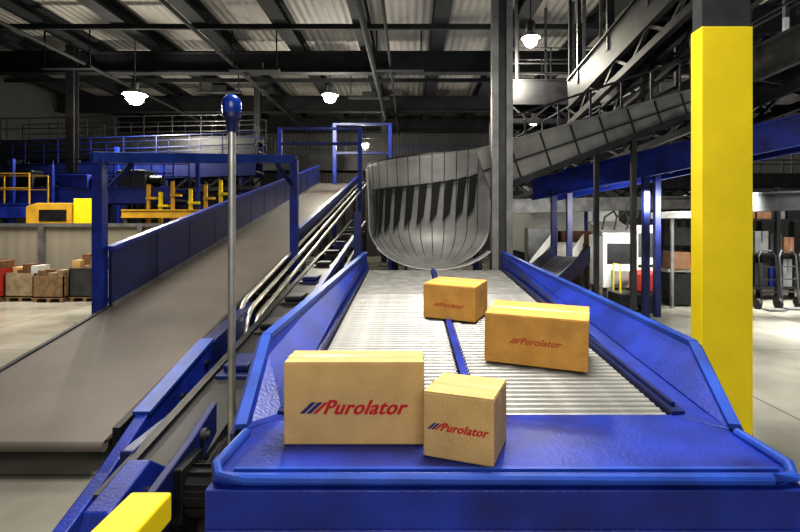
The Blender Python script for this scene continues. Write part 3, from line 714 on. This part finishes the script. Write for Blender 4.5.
def hand_truck(x,y,label,m):
    e = root('hand_truck',(x,y,0),label,'hand truck','hand trucks parked on the floor')
    g=Geo().tube([(x-0.2,y,0.12),(x-0.2,y+0.1,1.25),(x-0.12,y+0.14,1.38),(x+0.12,y+0.14,1.38),(x+0.2,y+0.1,1.25),(x+0.2,y,0.12)],0.022,8)
    for zz in (0.4,0.7,1.0): g.beam((x-0.2,y+0.09*zz,zz),(x+0.2,y+0.09*zz,zz),0.03,0.03)
    g.build('frame', m, e)
    Geo().box((x-0.22,y-0.28,0.02),(x+0.22,y,0.04)).build('toe_plate', M['steel_m'], e)
    for s in (-1,1): Geo().cyl((x+s*0.25-0.03,y+0.08,0.13),(x+s*0.25+0.03,y+0.08,0.13),0.13,16).build('wheel', M['rubber'], e)
for i,x in enumerate((8.5,9.1,9.7)): hand_truck(x,11.8+0.15*i,'hand truck with dark tubular frame and rubber wheels',M['black'] if i!=1 else M['grey_d'])
R_ = root('storage_rack',(9.0,13.5,0),'black steel storage rack loaded with cartons and bins','rack')
for x in (7.9,8.8,9.7,10.6):
    for y in (13.2,13.9): Geo().box((x-0.05,y-0.05,0),(x+0.05,y+0.05,3.0)).build('upright', M['black'], R_)
for z in (0.3,1.2,2.1,2.9): Geo().box((7.9,13.2,z),(10.6,13.9,z+0.06)).build('shelf', M['black'], R_)
for z in (0.362,1.262,2.162):
    x=8.0
    while x<10.1:
        w_=random.uniform(0.22,0.42); h_=random.uniform(0.35,0.75)
        o=Geo().box((x,13.28,z),(x+w_,13.8,z+h_)).box((x+w_*0.45,13.275,z+h_*0.5),(x+w_*0.55,13.28,z+h_),1).build('stored_carton',[random.choice([M['grey_d'],M['black'],M['black'],M['blue_d'],M['rust'],M['steel_m']]),M['grey_d']])
        tag(o,'dark carton or bin standing on a rack shelf','box','cartons on the storage rack')
        x+=w_+0.06

Tt = root('dock_trailer',(7.4,25,0),'white trailer body parked inside the hall','trailer')
Geo().box((5.4,22.5,0.7),(9.4,28,3.0)).build('trailer_body', M['white'], Tt, bevel=0.03)
Geo().box((5.55,22.44,0.8),(9.25,22.5,2.9)).build('rear_door', M['white'], Tt)
for x in (5.9,8.9):
    for y in (24,25.3): Geo().cyl((x-0.25,y,0.5),(x+0.25,y,0.5),0.5,20).build('wheel', M['rubber'], Tt)

# ------------------------------------------------------------------ lights
def area(loc, rot, sx, sy, e, col=(1,1,1), spread=180):
    l = bpy.data.lights.new('area','AREA'); l.shape='RECTANGLE'; l.size=sx; l.size_y=sy; l.energy=e; l.color=col; l.spread=math.radians(spread)
    o = bpy.data.objects.new('area_light',l); o.location=loc; o.rotation_euler=[math.radians(a) for a in rot]; COL.objects.link(o)
area((0.5,3.6,6.5),(0,0,0),2.0,2.0,215,(1,0.96,0.89),120)
area((-6,9,7.2),(0,0,0),3,3,210,(1,0.93,0.82),130)
area((-10,12.5,6.0),(0,0,0),5,3,280,(1,0.93,0.82),120)
area((8.8,8.5,6.0),(0,0,0),4,6,1900,(1,0.99,0.93),95)  # added light without a fixture, brightens the floor beyond the yellow column
area((0.3,-3,4.2),(62,0,0),4,2,130,(1,0.96,0.88))
area((5.6,10.0,2.5),(70,0,0),3.0,0.4,90,(1,0.98,0.92),110)  # added fill under the conveyors for the white machinery, no lamp there
area((6.5,19.8,5.0),(20,0,0),5,1,260,(1,0.98,0.92))
area((-6,18,6.0),(180,0,0),14,10,190,(1,0.96,0.9))
area((2,20,6.6),(180,0,0),8,10,120,(0.95,0.97,1))
w = bpy.data.worlds.new('world'); scene.world = w; w.use_nodes = True
w.node_tree.nodes['Background'].inputs[0].default_value = (0.8,0.82,0.9,1)
w.node_tree.nodes['Background'].inputs[1].default_value = 0.22

# ------------------------------------------------------------------ camera
cam = bpy.data.cameras.new('camera'); cam.sensor_width = 36; cam.lens = 22.5
cam.shift_x = -10/800; cam.shift_y = -41/800; cam.clip_start = 0.05; cam.clip_end = 200
co = bpy.data.objects.new('camera',cam); co.location=(0,0,2.0); co.rotation_euler=(math.pi/2,0,0); COL.objects.link(co)
scene.camera = co
scene.view_settings.view_transform = 'Standard'
try: scene.view_settings.look = 'Medium High Contrast'
except Exception: scene.view_settings.look = 'None'
scene.view_settings.exposure = 0.35
